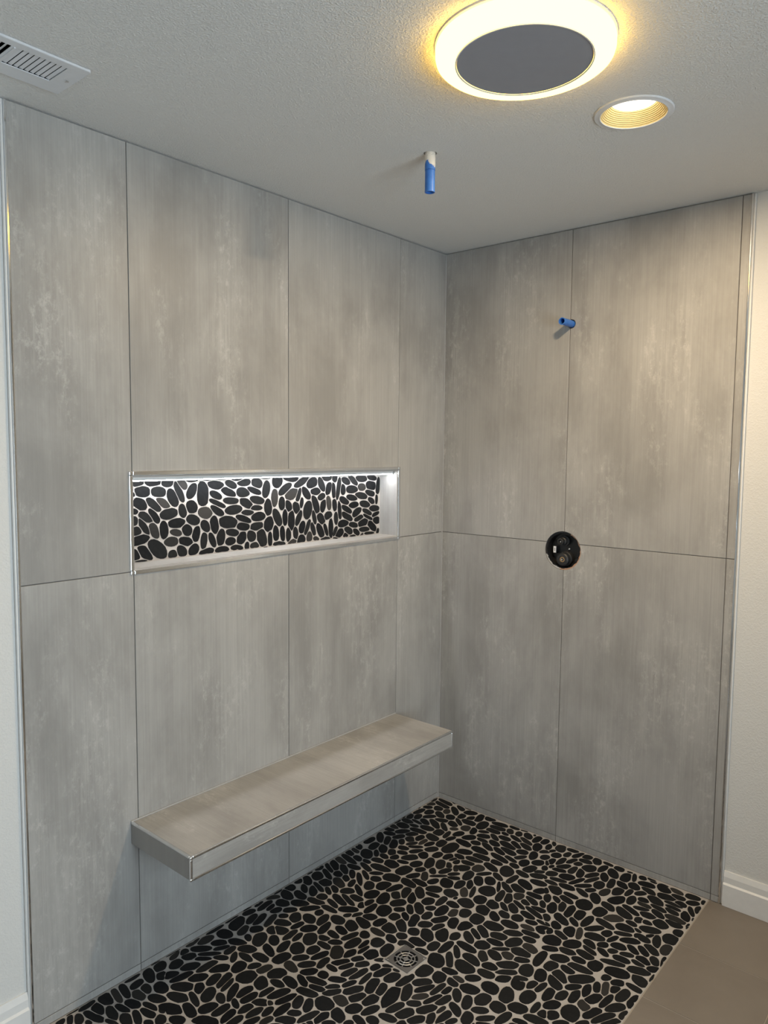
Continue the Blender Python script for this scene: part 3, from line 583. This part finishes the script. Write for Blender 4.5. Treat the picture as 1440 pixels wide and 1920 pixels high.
def stone_geom(bm, poly, to3, h, base=-0.001, inset=0.0011):
    """flat sliced pebble: outline at the bed, softened edge, flat top"""
    c = poly.mean(0); d = poly-c; L = np.linalg.norm(d, axis=1)[:, None]
    top = c+d*(1-np.minimum(inset/np.maximum(L, 1e-4), 0.4))
    lo = [bm.verts.new(to3(p, base)) for p in poly]
    hi = [bm.verts.new(to3(p, h)) for p in top]
    n = len(poly)
    for k in range(n): bm.faces.new((lo[k], lo[(k+1) % n], hi[(k+1) % n], hi[k]))
    bm.faces.new(hi)

# ------------------------------------------------------------------ shell
TE = 0.0025                                   # tile joint
TH = 0.008                                    # tile thickness
WL = -TH-0.002                                # painted face of the left drywall
SEAM_L = [-0.316, -0.929, -1.542]; EDGE_L = -1.869
SEAM_B = [0.601, 1.214]; EDGE_B = 1.241
ZS, Z0 = 1.2415, 0.024                        # horizontal joints
NY0, NY1, NZ0, NZ1, NX = -1.5435, -0.3165, 1.2445, 1.526, -0.095   # niche opening

wall_left = tag(box('wall_left', -0.16, WL, ROOM_Y, -WL, 0, H, M_WALL), 'textured white wall carrying the grey shower tiles and the pebble niche', kind='structure')
bmc = bmesh.new(); add_box(bmc, NX-0.012, 0.1, NY0, NY1, NZ0, NZ1)
bmesh.ops.translate(bmc, vec=-wall_left.location, verts=bmc.verts[:]); cut(wall_left, [bmc])
wall_back = tag(box('wall_back', -0.16, ROOM_X+0.16, -WL, 0.16, 0, H, M_WALL), 'textured white wall carrying the shower valve and grey tiles', kind='structure')
VX, VZ, VR = 0.596, 1.211, 0.078              # valve hole
PX, PZ = 0.606, 2.103                         # pipe through the back wall
cut(wall_back, [cyl_cutter('y', VX-wall_back.location.x, -wall_back.location.y, VZ-wall_back.location.z, VR, -0.085, 0.05, 56),
                cyl_cutter('y', PX-wall_back.location.x, -wall_back.location.y, PZ-wall_back.location.z, 0.0175, -0.12, 0.05)])
box('wall_front', -0.16, ROOM_X+0.16, ROOM_Y-0.12, ROOM_Y, 0, H, M_WALL, kind='structure', label='plain white wall behind the viewpoint')
wall_right = box('wall_right', ROOM_X, ROOM_X+0.16, ROOM_Y, -WL, 0, H, M_WALL, kind='structure', label='plain white wall with the bathroom window')
bmc = bmesh.new(); add_box(bmc, ROOM_X-0.1, ROOM_X+0.3, *WIN)
bmesh.ops.translate(bmc, vec=-wall_right.location, verts=bmc.verts[:]); cut(wall_right, [bmc])
# window
win = bpy.data.objects.new('window_1', None); C.objects.link(win)
win.location = (ROOM_X+0.08, (WIN[0]+WIN[1])/2, WIN[2]); bpy.context.view_layer.update()
tag(win, 'white framed bathroom window with two panes', kind='structure')
wy = (WIN[1]-WIN[0])/2; wz = WIN[3]-WIN[2]
for a, b, c, d in ((-wy, wy, 0, 0.05), (-wy, wy, wz-0.05, wz), (-wy, -wy+0.05, 0.05, wz-0.05), (wy-0.05, wy, 0.05, wz-0.05), (-0.03, 0.03, 0.05, wz-0.05)):
    box('window_frame', -0.03, 0.03, a, b, c, d, M_TRIMW, win, 0.003)
for a, b in ((-wy+0.05, -0.03), (0.03, wy-0.05)):
    box('pane', -0.003, 0.003, a, b, 0.05, wz-0.05, M_GLASS, win)

# ceiling with the openings for the lamp and the pipe
CANX, CANY, CANR = 1.167, -0.814, 0.082
CPX, CPY = 0.609, -0.930
ceiling = tag(box('ceiling', -0.16, ROOM_X+0.16, ROOM_Y-0.12, 0.16, H, H+0.10, M_CEIL), 'white orange-peel textured ceiling above the shower', kind='structure')
cl = ceiling.location
bmc = bmesh.new(); add_box(bmc, 0.2125-0.0345-cl.x, 0.2125+0.0615-cl.x, -1.959-0.1165-cl.y, -1.959+0.1165-cl.y, -0.08, 0.008)
cut(ceiling, [bmc, cyl_cutter('z', CANX-cl.x, CANY-cl.y, -0.05, CANR+0.002, -0.02, 0.12, 64),
              cyl_cutter('z', CPX-cl.x, CPY-cl.y, -0.05, 0.0195, -0.02, 0.07)])

# floor: one bed, pebbles set in it inside the shower, large tiles outside
PEB = (0.004, 1.2085, -1.862, -0.004)
floor = tag(box('floor', -0.16, ROOM_X+0.16, ROOM_Y-0.12, 0.16, -0.12, -0.0012, M_FJOINT), 'bathroom floor with the black pebble shower pan and taupe tiles', kind='structure')
fl = floor.location.copy()
def child_at(o, parent):                      # pieces are modelled in world coordinates
    o.location = Vector(o.location)-parent.location; return o
bed = box('grout_bed', 0.0, PEB[1], PEB[2]-0.002, 0.0, -0.0012, 0.0, M_GROUT, None, label='beige grout between the black pebbles')
bed.parent = floor; child_at(bed, floor)
DR, DRH, DRA = np.array([0.5835, -0.966]), 0.0505, math.radians(-2.5)
stones = pack(parse(FLOOR_STONES), PEB, 11, hole=(DR, DRH+0.001))
def seen(s):
    d2 = (s[0][0]-CAM.x)**2+(s[0][1]-CAM.y)**2+CAM.z**2
    v = Vector((s[0][0], s[0][1], 0))-CAM
    z = v.dot(fwd); px = 720+F_PX*v.dot(rt)/z; py = 960-F_PX*v.dot(up)/z
    vis = 0 < px < 1440 and py < 1935
    return s[2]/d2*CAM.z/math.sqrt(d2) * (1.0 if vis else 0.0)
stones.sort(key=seen, reverse=True)
rs_ = random.Random(5)
to3 = lambda p, h: (float(p[0]), float(p[1]), h)
rest = bmesh.new()
for k, (c, poly, area) in enumerate(stones):
    h = rs_.uniform(0.0008, 0.0018)
    if k < 300:
        bm = bmesh.new(); stone_geom(bm, poly-c, to3, h)
        o = obj('pebble', bm, M_PEB, floor); o.location = Vector((float(c[0]), float(c[1]), 0))-fl
    else:
        stone_geom(rest, poly, to3, h)
o = obj('pebble_field', rest, M_PEB, floor, kind='stuff', label='further flat black pebbles set in beige grout'); o.location = -fl
# taupe tiles around the pan
FT_L, FT_W, FJ = 0.606, 0.3155, 0.003
nrow = 0
y = 0.0
while y > ROOM_Y+0.01:
    ya, yb = max(y-FT_W+FJ/2, ROOM_Y), y-FJ/2
    x = PEB[1]+0.004 if yb > PEB[2]+0.05 else WL-(0.3 if nrow % 2 else 0.0)
    if ya < PEB[2] < yb: ya, yb = PEB[2]+0.004, yb
    first = True
    while x < ROOM_X:
        xa, xb = max(x, WL+0.001), min(x+FT_L, ROOM_X)
        if first and nrow % 2 == 1 and yb > PEB[2]+0.05: xb = xa+FT_L/2
        first = False
        if xb-xa > 0.02:
            t = box('floor_tile', xa, xb-FJ, ya, yb, -0.0012, 0.0003, M_FTILE, None, 0.0004); t.parent = floor; child_at(t, floor)
        x = xb
    nrow += 1; y -= FT_W
    if nrow == 6: y = PEB[2]-0.002

# ------------------------------------------------------------------ wall tiles
def wtile(parent, name, *b, holes=(), mat=None):
    t = box(name, *b, mat or M_TILE, None, 0.0007); loc = t.location.copy()
    if holes:
        cut(t, [cyl_cutter('y', hx-loc.x, -loc.y, hz-loc.z, r, -0.05, 0.05, n) for hx, hz, r, n in holes])
    t.parent = parent; t.location = loc-parent.location; return t
joint = box('grout_joint', WL, -0.003, EDGE_L, 0.0, 0, H-0.003, M_JOINT, None)
bmc = bmesh.new(); add_box(bmc, -0.1, 0.1, NY0-joint.location.y, NY1-joint.location.y, NZ0-joint.location.z, NZ1-joint.location.z); cut(joint, [bmc])
joint.parent = wall_left; child_at(joint, wall_left)
ys = [EDGE_L]+SEAM_L[::-1]+[0.0]
for i in range(4):
    a, b = ys[i]+TE/2, ys[i+1]-TE/2
    if i == 0: a = EDGE_L
    if i == 3: b = -0.0015
    wtile(wall_left, 'tile_strip', WL, 0.0, a, b, 0.001, Z0-TE/2)
    wtile(wall_left, 'tile', WL, 0.0, a, b, Z0+TE/2, ZS-TE/2)
    z0 = NZ1 if i in (1, 2) else ZS+TE/2
    wtile(wall_left, 'tile', WL, 0.0, a, b, z0, H-0.004)
joint = box('grout_joint', 0.0, EDGE_B, 0.003, -WL, 0, H-0.003, M_JOINT, None); jl = joint.location.copy()
cut(joint, [cyl_cutter('y', VX-jl.x, -jl.y, VZ-jl.z, VR, -0.05, 0.05, 56), cyl_cutter('y', PX-jl.x, -jl.y, PZ-jl.z, 0.0175, -0.05, 0.05)])
joint.parent = wall_back; child_at(joint, wall_back)
xs = [0.0015]+SEAM_B+[EDGE_B]
for i in range(3):
    a, b = xs[i]+(TE/2 if i else 0), xs[i+1]-(TE/2 if i < 2 else 0)
    vh = [(VX, VZ, VR, 56)] if i < 2 else []
    ph = [(PX, PZ, 0.0175, 32)] if i < 2 else []
    wtile(wall_back, 'tile_strip', a, b, 0.0, -WL, 0.001, Z0-TE/2)
    wtile(wall_back, 'tile', a, b, 0.0, -WL, Z0+TE/2, ZS-TE/2, holes=vh)
    wtile(wall_back, 'tile', a, b, 0.0, -WL, ZS+TE/2, H-0.004, holes=vh+ph)
t = box('corner_caulk', 0.0, 0.0035, -0.0035, 0.0, 0.002, H-0.005, M_CAULK, None); t.parent = wall_left; child_at(t, wall_left)

# metal edge strips where the tiles stop, with a line of white caulk
def edge_trim(name, label, ax, e, s):
    o = bpy.data.objects.new(name, None); C.objects.link(o); tag(o, label, kind='structure')
    if ax == 'y': o.location = (0, e, 0)
    else: o.location = (e, 0, 0)
    bpy.context.view_layer.update()
    if ax == 'y':
        box('metal_strip', WL, 0.002, min(0, s*0.007), max(0, s*0.007), 0.001, H-0.003, M_METAL, o, 0.0018, 2)
        box('caulk_bead', WL, -0.001, min(s*0.007, s*0.014), max(s*0.007, s*0.014), 0.001, H-0.003, M_TRIMW, o, 0.003, 2, True)
    else:
        box('metal_strip', 0, 0.007, -0.002, -WL, 0.001, H-0.003, M_METAL, o, 0.0018, 2)
        box('caulk_bead', 0.007, 0.014, 0.001, -WL, 0.001, H-0.003, M_TRIMW, o, 0.003, 2, True)
edge_trim('trim_1', 'metal edge strip between grey tiles and the white wall by the ceiling vent', 'y', EDGE_L, -1)
edge_trim('trim_2', 'metal edge strip between grey tiles and the white wall by the taupe floor', 'x', EDGE_B, 1)
# baseboards
prof = [(0, 0.0), (0.016, 0.0), (0.016, 0.0785), (0.0105, 0.084), (0.0105, 0.106), (0.005, 0.124), (0.0, 0.124)]
b = extrude_profile('baseboard_left', [(WL+p, q+0.001) for p, q in prof], 'y', ROOM_Y, EDGE_L-0.0145, M_TRIMW, kind='structure', label='white stepped baseboard under the white wall by the ceiling vent')
b = extrude_profile('baseboard_back', [(-WL-p, q+0.001) for p, q in prof], 'x', EDGE_B+0.0145, ROOM_X, M_TRIMW, kind='structure', label='white stepped baseboard on the taupe tile floor beside the shower')

# ------------------------------------------------------------------ niche (part of wall_left)
def wl(o):                                     # world-modelled piece -> child of the niche
    o.parent = niche; o.location = Vector(o.location)-wall_left.location-niche.location; return o
niche = box('niche', NX-0.012, NX, NY0, NY1, NZ0, NZ1, M_GROUT, None, label='recessed shelf lined with black pebbles in grout')
niche.parent = wall_left; child_at(niche, wall_left)
nst = pack(parse(NICHE_STONES), (NY0+0.007, NY1-0.006, NZ0+0.007, NZ1-0.008), 3, fill=True, gap=0.0015)
for c, poly, area in nst:
    bm = bmesh.new(); stone_geom(bm, poly-c, lambda p, h: (h, float(p[0]), float(p[1])), rs_.uniform(0.001, 0.002))
    o = obj('pebble', bm, M_PEB, None); o.location = (NX, float(c[0]), float(c[1])); wl(o)
wl(box('sill_tile', NX, -0.002, NY0, NY1, NZ0, NZ0+0.006, M_TILE_END, None))
wl(box('head_tile', NX, -0.002, NY0, NY1, NZ1-0.007, NZ1, M_TILE_END, None))
wl(box('side_tile', NX, -0.002, NY1-0.0055, NY1, NZ0+0.006, NZ1-0.007, M_TILE, None))
wl(box('side_tile', NX, -0.002, NY0, NY0+0.0055, NZ0+0.006, NZ1-0.007, M_TILE, None))
T = 0.0125; OUT = 0.0045
ya, yb, za, zb = NY0-T+0.002, NY1+T-0.002, NZ0-T+0.001, NZ1+T-0.001
for nm, b in (('frame_trim', (ya+T, yb-T, zb-T, zb)), ('frame_trim', (ya+T, yb-T, za, za+T)), ('frame_trim', (ya, ya+T, za+T, zb-T)), ('frame_trim', (yb-T, yb, za+T, zb-T))):
    o = wl(box(nm, -0.006, OUT, *b, M_METAL, None, 0.0022, 3))
for p, q in ((ya, za), (ya, zb-T), (yb-T, za), (yb-T, zb-T)):
    wl(box('corner_cap', -0.006, OUT+0.0004, p, p+T, q, q+T, M_METAL, None, 0.0026, 3))

# ------------------------------------------------------------------ lit strip in the niche
t = thing('led_strip', 'slim white lit LED strip under the top of the pebble niche', 'light strip', (-0.030, (NY0+NY1)/2, NZ1-0.007-0.013))
L2 = (NY1-NY0)/2-0.0105
box('channel', -0.010, 0.008, -L2, L2, 0.003, 0.0128, M_TRIMW, t)
box('diffuser', -0.009, 0.007, -L2, L2, 0.0, 0.003, M_LED, t, 0.001, 1)
box('end_cap', -0.010, 0.008, -L2-0.004, -L2, 0.0, 0.0128, M_TRIMW, t); box('end_cap', -0.010, 0.008, L2, L2+0.004, 0.0, 0.0128, M_TRIMW, t)

# ------------------------------------------------------------------ floating bench
BY0, BY1, BX, BZ0, BZ1 = -1.568, -0.320, 0.302, 0.4155, 0.4865
t = thing('floating_bench', 'floating grey tiled shower bench with metal edge strips on the wall', 'bench', (0, (BY0+BY1)/2, BZ0))
by = (BY1-BY0)/2; bz = BZ1-BZ0; e = 0.008
box('core', 0.0005, BX-0.006, -by+0.006, by-0.006, 0.005, bz-0.006, M_JOINT, t)
box('top_tile', 0.0015, BX-e, -by+e, by-0.001, bz-0.006, bz-0.0008, M_TILE_TOP, t, 0.0006)
box('front_tile', BX-0.006, BX-0.0008, -by+e, by-e, e, bz-e, M_TILE_END, t, 0.0006)
box('end_tile', 0.0015, BX-e, -by+0.0008, -by+0.006, 0.003, bz-e, M_TILE_TOP, t, 0.0006)
box('end_tile', 0.0015, BX-e, by-0.006, by-0.0008, 0.003, bz-0.006, M_TILE_TOP, t, 0.0006)
box('bottom_tile', 0.0015, BX-e, -by+0.006, by-0.006, 0.0, 0.005, M_TILE_TOP, t, 0.0006)
def strip(*b): return box('edge_strip', *b, M_METAL, t, 0.0024, 3)
strip(BX-e, BX, -by+e, by, bz-e, bz)                 # top front
strip(BX-e, BX, -by+e, by, 0, e)                     # bottom front
strip(0.0015, BX-e, -by, -by+e, bz-e, bz)            # top end
strip(BX-e, BX, -by, -by+e, e, bz-e)                 # upright at the near corner
strip(BX-e, BX, by-e, by, e, bz-e)
for z in (0, bz-e): box('corner_cap', BX-e-0.0004, BX+0.0004, -by-0.0004, -by+e, z, z+e, M_METAL, t, 0.003, 3, True)
box('wall_caulk', 0.0003, 0.0045, -by, by, bz-0.001, bz+0.003, M_CAULK, t, 0.001)

# ------------------------------------------------------------------ ring lamp with fan cover
t = thing('ring_light', 'round glowing ring light with a dark grey fan cover on ceiling', 'ceiling light', (1.114, -1.272, H))
lathe('base_plate', [(0.0, -0.0005), (0.190, -0.0005), (0.190, -0.004), (0.0, -0.004)], M_TRIMW, t, 96)
lathe('diffuser', [(0.146, -0.006), (0.187, -0.006), (0.1885, -0.010), (0.1885, -0.022), (0.1865, -0.029), (0.181, -0.0335), (0.172, -0.0365), (0.160, -0.0380), (0.150, -0.0380), (0.1465, -0.0365)], M_RING, t, 128, closed=True)
lathe('cover_rim', [(0.1463, -0.0365), (0.1463, -0.0385), (0.1435, -0.0385), (0.1435, -0.0365)], M_TRIMW, t, 96, closed=True)
lathe('fan_cover', [(0.0, -0.0045), (0.1435, -0.0045), (0.1435, -0.0355), (0.1425, -0.0365), (0.0, -0.0365)], M_FANCOVER, t, 96)

# ------------------------------------------------------------------ recessed lamp
def recessed(label, x, y, watts):
    t = thing('recessed_light', label, 'ceiling light', (x, y, H))
    lathe('flange', [(0.083, -0.0002), (0.0975, -0.0002), (0.0975, -0.0022), (0.0955, -0.0042), (0.0860, -0.0048), (0.0835, -0.0060), (0.0815, -0.0055), (0.0815, -0.0002)], M_VENT, t, 80, closed=True)
    prof = [(0.0815, -0.004)]
    NB, DEEP, RIN = 9, 0.030, 0.056
    for k in range(NB):
        r0 = 0.0805+(RIN-0.0805)*k/NB; r1 = 0.0805+(RIN-0.0805)*(k+1)/NB
        z0 = -0.003+(DEEP+0.003)*k/NB; z1 = -0.003+(DEEP+0.003)*(k+1)/NB
        prof += [(r0, z0), (r0+0.0004, z0+(z1-z0)*0.62), (r0-0.0022, z0+(z1-z0)*0.80), (r1, z1)]
    prof += [(0.062, DEEP+0.002), (0.0845, 0.0)]
    lathe('baffle', prof, M_BAFFLE, t, 80, closed=True)
    lathe('lens', [(0.0, DEEP-0.002), (0.0555, DEEP-0.002), (0.0555, DEEP), (0.0, DEEP)], M_LENS, t, 64)
    ld = bpy.data.lights.new('recessed_lamp', 'AREA'); ld.shape = 'DISK'; ld.size = 0.108; ld.energy = watts; ld.color = (1.0, 0.775, 0.50)
    lo = bpy.data.objects.new('recessed_lamp', ld); C.objects.link(lo); lo.parent = t; lo.location = (0, 0, -0.006)
recessed('lit recessed ceiling light with ribbed cream baffle beside the ring light', CANX, CANY, CAN_W)

# ------------------------------------------------------------------ ceiling vent
VY1 = -1.804
t = thing('ceiling_vent', 'white louvered ceiling vent above the left shower edge', 'vent', (0.2125, VY1-0.155, H))
vx0, vx1, vy0, vy1 = -0.0785, 0.0785, -0.155, 0.155
sx0, sx1, sy0, sy1 = -0.031, 0.058, -0.113, 0.113
for b in ((vx0, vx1, sy1, vy1), (vx0, vx1, vy0, sy0), (vx0, sx0, sy0, sy1), (sx1, vx1, sy0, sy1)):
    box('faceplate', *b, -0.006, -0.004, M_VENT, t)
for b in ((vx1-0.001, vx1+0.0035, vy0, vy1), (vx0-0.0035, vx0+0.001, vy0, vy1), (vx0, vx1, vy1-0.001, vy1+0.0025), (vx0, vx1, vy0-0.0025, vy0+0.001)):
    box('flange_lip', *b, -0.006, -0.0003, M_VENT, t, 0.0012)
bm = bmesh.new()
for b in ((sx0-0.003, sx1+0.003, sy0-0.003, sy1+0.003, 0.054, 0.056), (sx0-0.003, sx0, sy0, sy1, -0.003, 0.054), (sx1, sx1+0.003, sy0, sy1, -0.003, 0.054), (sx0-0.003, sx1+0.003, sy0-0.003, sy0, -0.003, 0.054), (sx0-0.003, sx1+0.003, sy1, sy1+0.003, -0.003, 0.054)):
    add_box(bm, *b)
obj('duct', bm, M_SHADE, t)  # liner is near-black, so the shade in the recess is painted
box('divider', sx0, sx1, -0.011, 0.003, -0.006, -0.0045, M_VENT, t); box('divider_rib', sx0, sx1, -0.006, -0.003, -0.0085, -0.006, M_VENT, t)
def slat(y, tilt):
    bm = bmesh.new(); add_box(bm, sx0, sx1, -0.0043, 0.0043, -0.0005, 0.0005)
    o = obj('slat', bm, M_VENT, t); o.location = (0, y, -0.0022); o.rotation_euler = (tilt, 0, 0)
for k in range(9): slat(0.0085+k*0.0122+0.002, math.radians(-10)); slat(-0.0165-k*0.0122-0.002, math.radians(32))
for y in (0.139, -0.139):
    lathe('screw', [(0.0, -0.0065), (0.004, -0.0065), (0.0045, -0.0058), (0.0, -0.0058)], M_CHROME, t, 16, origin=(0.0, y, -0.0015))

# ------------------------------------------------------------------ pipes
def tube(name, r, ri, a, b, mat, parent, axis='z', n=28):
    return lathe(name, [(r, a), (r, b), (ri, b), (ri, a)], mat, parent, n, axis, closed=True)
t = thing('ceiling_pipe', 'blue pipe stub hanging from ceiling, paint speckled at top', 'pipe', (CPX, CPY, H))
tube('pipe', 0.0152, 0.0118, -0.048, 0.05, M_BLUEP, t)
tube('sleeve', 0.0145, 0.0112, -0.1085, -0.0485, M_BLUE, t)
tube('sleeve_lip', 0.0149, 0.0116, -0.1098, -0.1072, M_BLUE, t)
t = thing('wall_pipe', 'short blue pipe stub sticking out of the grey tiled wall', 'pipe', (PX, 0, PZ))
tube('pipe', 0.0135, 0.0112, -0.045, 0.080, M_BLUE, t, 'y')
tube('pipe_lip', 0.0138, 0.0110, 0.0785, 0.0808, M_BLUE, t, 'y')

# ------------------------------------------------------------------ shower valve in its hole
t = thing('shower_valve', 'black shower mixing valve body inside a rough round hole in tiles', 'valve', (VX, 0, VZ))
# lathe heights run toward the room (-y)
lathe('housing', [(0.0, -0.060), (0.066, -0.060), (0.071, -0.056), (0.074, -0.014), (0.0765, -0.012), (0.0765, -0.010), (0.070, -0.010), (0.067, -0.040), (0.0, -0.044)], M_BLACK, t, 48, 'y')
rnd = random.Random(4)
def ragged(name, mat, a0, a1, r_in, y, seed, thick=0.0012):
    bm = bmesh.new(); q = random.Random(seed); n = 26; A, B = [], []
    for k in range(n+1):
        a = a0+(a1-a0)*k/n; ri = r_in+q.uniform(-0.0018, 0.0018)
        A.append((0.0772*math.cos(a), 0.0772*math.sin(a))); B.append((ri*math.cos(a), ri*math.sin(a)))
    for k in range(n):
        for yy in (y,):
            v = [bm.verts.new((p[0], yy+d, p[1])) for d in (0, thick) for p in (A[k], A[k+1], B[k+1], B[k])]
            bm.faces.new(v[:4]); bm.faces.new(v[4:][::-1])
            for i in range(4): bm.faces.new((v[i], v[(i+1) % 4], v[4+(i+1) % 4], v[4+i]))
    return obj(name, bm, mat, t)
ragged('membrane_edge', M_ORANGE, math.radians(-100), math.radians(65), 0.0725, 0.0055, 1).parent = t
ragged('thinset_edge', M_CAULK, math.radians(195), math.radians(262), 0.0718, 0.0045, 2).parent = t
ragged('gasket_edge', M_RUBBER, math.radians(65), math.radians(195), 0.0725, 0.0065, 3).parent = t
def boss(x, z, parts):
    for nm, prof, mt in parts: lathe(nm, prof, mt, t, 28, 'y', (x, 0, z))
boss(-0.008, 0.036, [('upper_spindle', [(0.0, -0.043), (0.021, -0.043), (0.021, -0.030), (0.016, -0.028), (0.016, -0.012), (0.013, -0.010), (0.013, 0.006), (0.0085, 0.008), (0.007, 0.002), (0.0, 0.002)], M_RUBBER),
                     ('spindle_screw', [(0.0, 0.0042), (0.0025, 0.0042), (0.003, 0.002), (0.0, 0.002)], M_CHROME)])
boss(-0.002, -0.036, [('lower_spindle', [(0.0, -0.043), (0.031, -0.043), (0.031, -0.026), (0.028, -0.022), (0.026, -0.022), (0.026, -0.004), (0.022, 0.0), (0.013, 0.001), (0.011, -0.004), (0.0, -0.004)], M_RUBBER),
                      ('spindle_stem', [(0.0, 0.001), (0.0035, 0.001), (0.0038, -0.004), (0.0, -0.004)], M_CHROME),
                      ('brass_ring', [(0.0065, -0.0038), (0.0105, -0.0038), (0.0105, -0.0025), (0.0065, -0.0025)], M_BRASS)])
boss(0.010, 0.004, [('fixing_screw', [(0.0, -0.043), (0.0045, -0.043), (0.0045, -0.0385), (0.003, -0.037), (0.0, -0.037)], M_CHROME)])
boss(0.047, -0.040, [('port_cap', [(0.0, -0.043), (0.010, -0.043), (0.010, -0.033), (0.008, -0.031), (0.0, -0.031)], M_BLACK)])
boss(0.052, -0.018, [('port_cap', [(0.0, -0.043), (0.007, -0.043), (0.007, -0.035), (0.0, -0.035)], M_BLACK)])
s = box('sticker', -0.052, -0.0405, 0.0228, 0.0236, -0.014, 0.012, M_STICK, t)
box('sticker_print', -0.0012, 0.0012, -0.0008, -0.0003, -0.007, 0.007, M_INK, s)
box('sticker_mount', -0.054, -0.0385, 0.0236, 0.043, -0.016, 0.014, M_BLACK, t)

# ------------------------------------------------------------------ floor drain
t = thing('floor_drain', 'square steel floor drain with round slotted pattern among black pebbles', 'drain', (float(DR[0]), float(DR[1]), 0.0), DRA)
D = 0.0485
# plate with a round opening
bm = bmesh.new(); n = 64; R0 = 0.0385
outer, inner = [], []
for k in range(n):
    a = 2*math.pi*k/n+math.pi/4; c_, s_ = math.cos(a), math.sin(a); m_ = max(abs(c_), abs(s_))
    outer.append((D*0.955*c_/m_, D*0.955*s_/m_)); inner.append((R0*c_, R0*s_))
for zz in (0.0022, 0.0002):
    pass
vt = [[bm.verts.new((p[0], p[1], z)) for p in ring] for ring, z in ((outer, 0.0022), (inner, 0.0022), (inner, 0.0002), (outer, 0.0002))]
for i in range(4):
    for k in range(n): bm.faces.new((vt[i][k], vt[i][(k+1) % n], vt[(i+1) % 4][(k+1) % n], vt[(i+1) % 4][k]))
obj('grate_plate', bm, M_PLATE, t)
for b in ((-D, D, D*0.955, D), (-D, D, -D, -D*0.955), (-D, -D*0.955, -D*0.955, D*0.955), (D*0.955, D, -D*0.955, D*0.955)):
    box('frame', *b, 0.0, 0.0034, M_METAL, t, 0.0008)
lathe('sump_shade', [(0.0, 0.0003), (0.0388, 0.0003), (0.0388, 0.0001), (0.0, 0.0001)], M_SHADE, t, 40)  # thin flat disc, its near-black painted as the shade below the slots
for r in (0.0285, 0.0180):
    lathe('grate_ring', [(r-0.0018, 0.0006), (r-0.0018, 0.0022), (r-0.0008, 0.0028), (r+0.0008, 0.0028), (r+0.0018, 0.0022), (r+0.0018, 0.0006)], M_STEEL, t, 48, closed=True)
lathe('grate_hub', [(0.0, 0.0006), (0.0085, 0.0006), (0.0085, 0.0024), (0.0, 0.0028)], M_STEEL, t, 32)
for k in range(8):
    a = math.pi/8+k*math.pi/4
    if k % 2 == 0: r0, r1 = 0.0085, 0.038
    else: r0, r1 = 0.0185, 0.038
    bm = bmesh.new(); add_box(bm, r0, r1, -0.0017, 0.0017, 0.0006, 0.0024, 0.0005); bmesh.ops.rotate(bm, verts=bm.verts[:], cent=(0, 0, 0), matrix=Matrix.Rotation(a, 3, 'Z'))
    obj('grate_spoke', bm, M_STEEL, t)
for p in ((1, 1), (-1, -1)):
    lathe('screw', [(0.0, 0.0040), (0.0024, 0.0038), (0.0030, 0.0022), (0.0, 0.0022)], M_CHROME, t, 14, origin=(p[0]*0.0405, p[1]*0.0405, 0))
print('stones', len(stones), 'niche', len(nst))
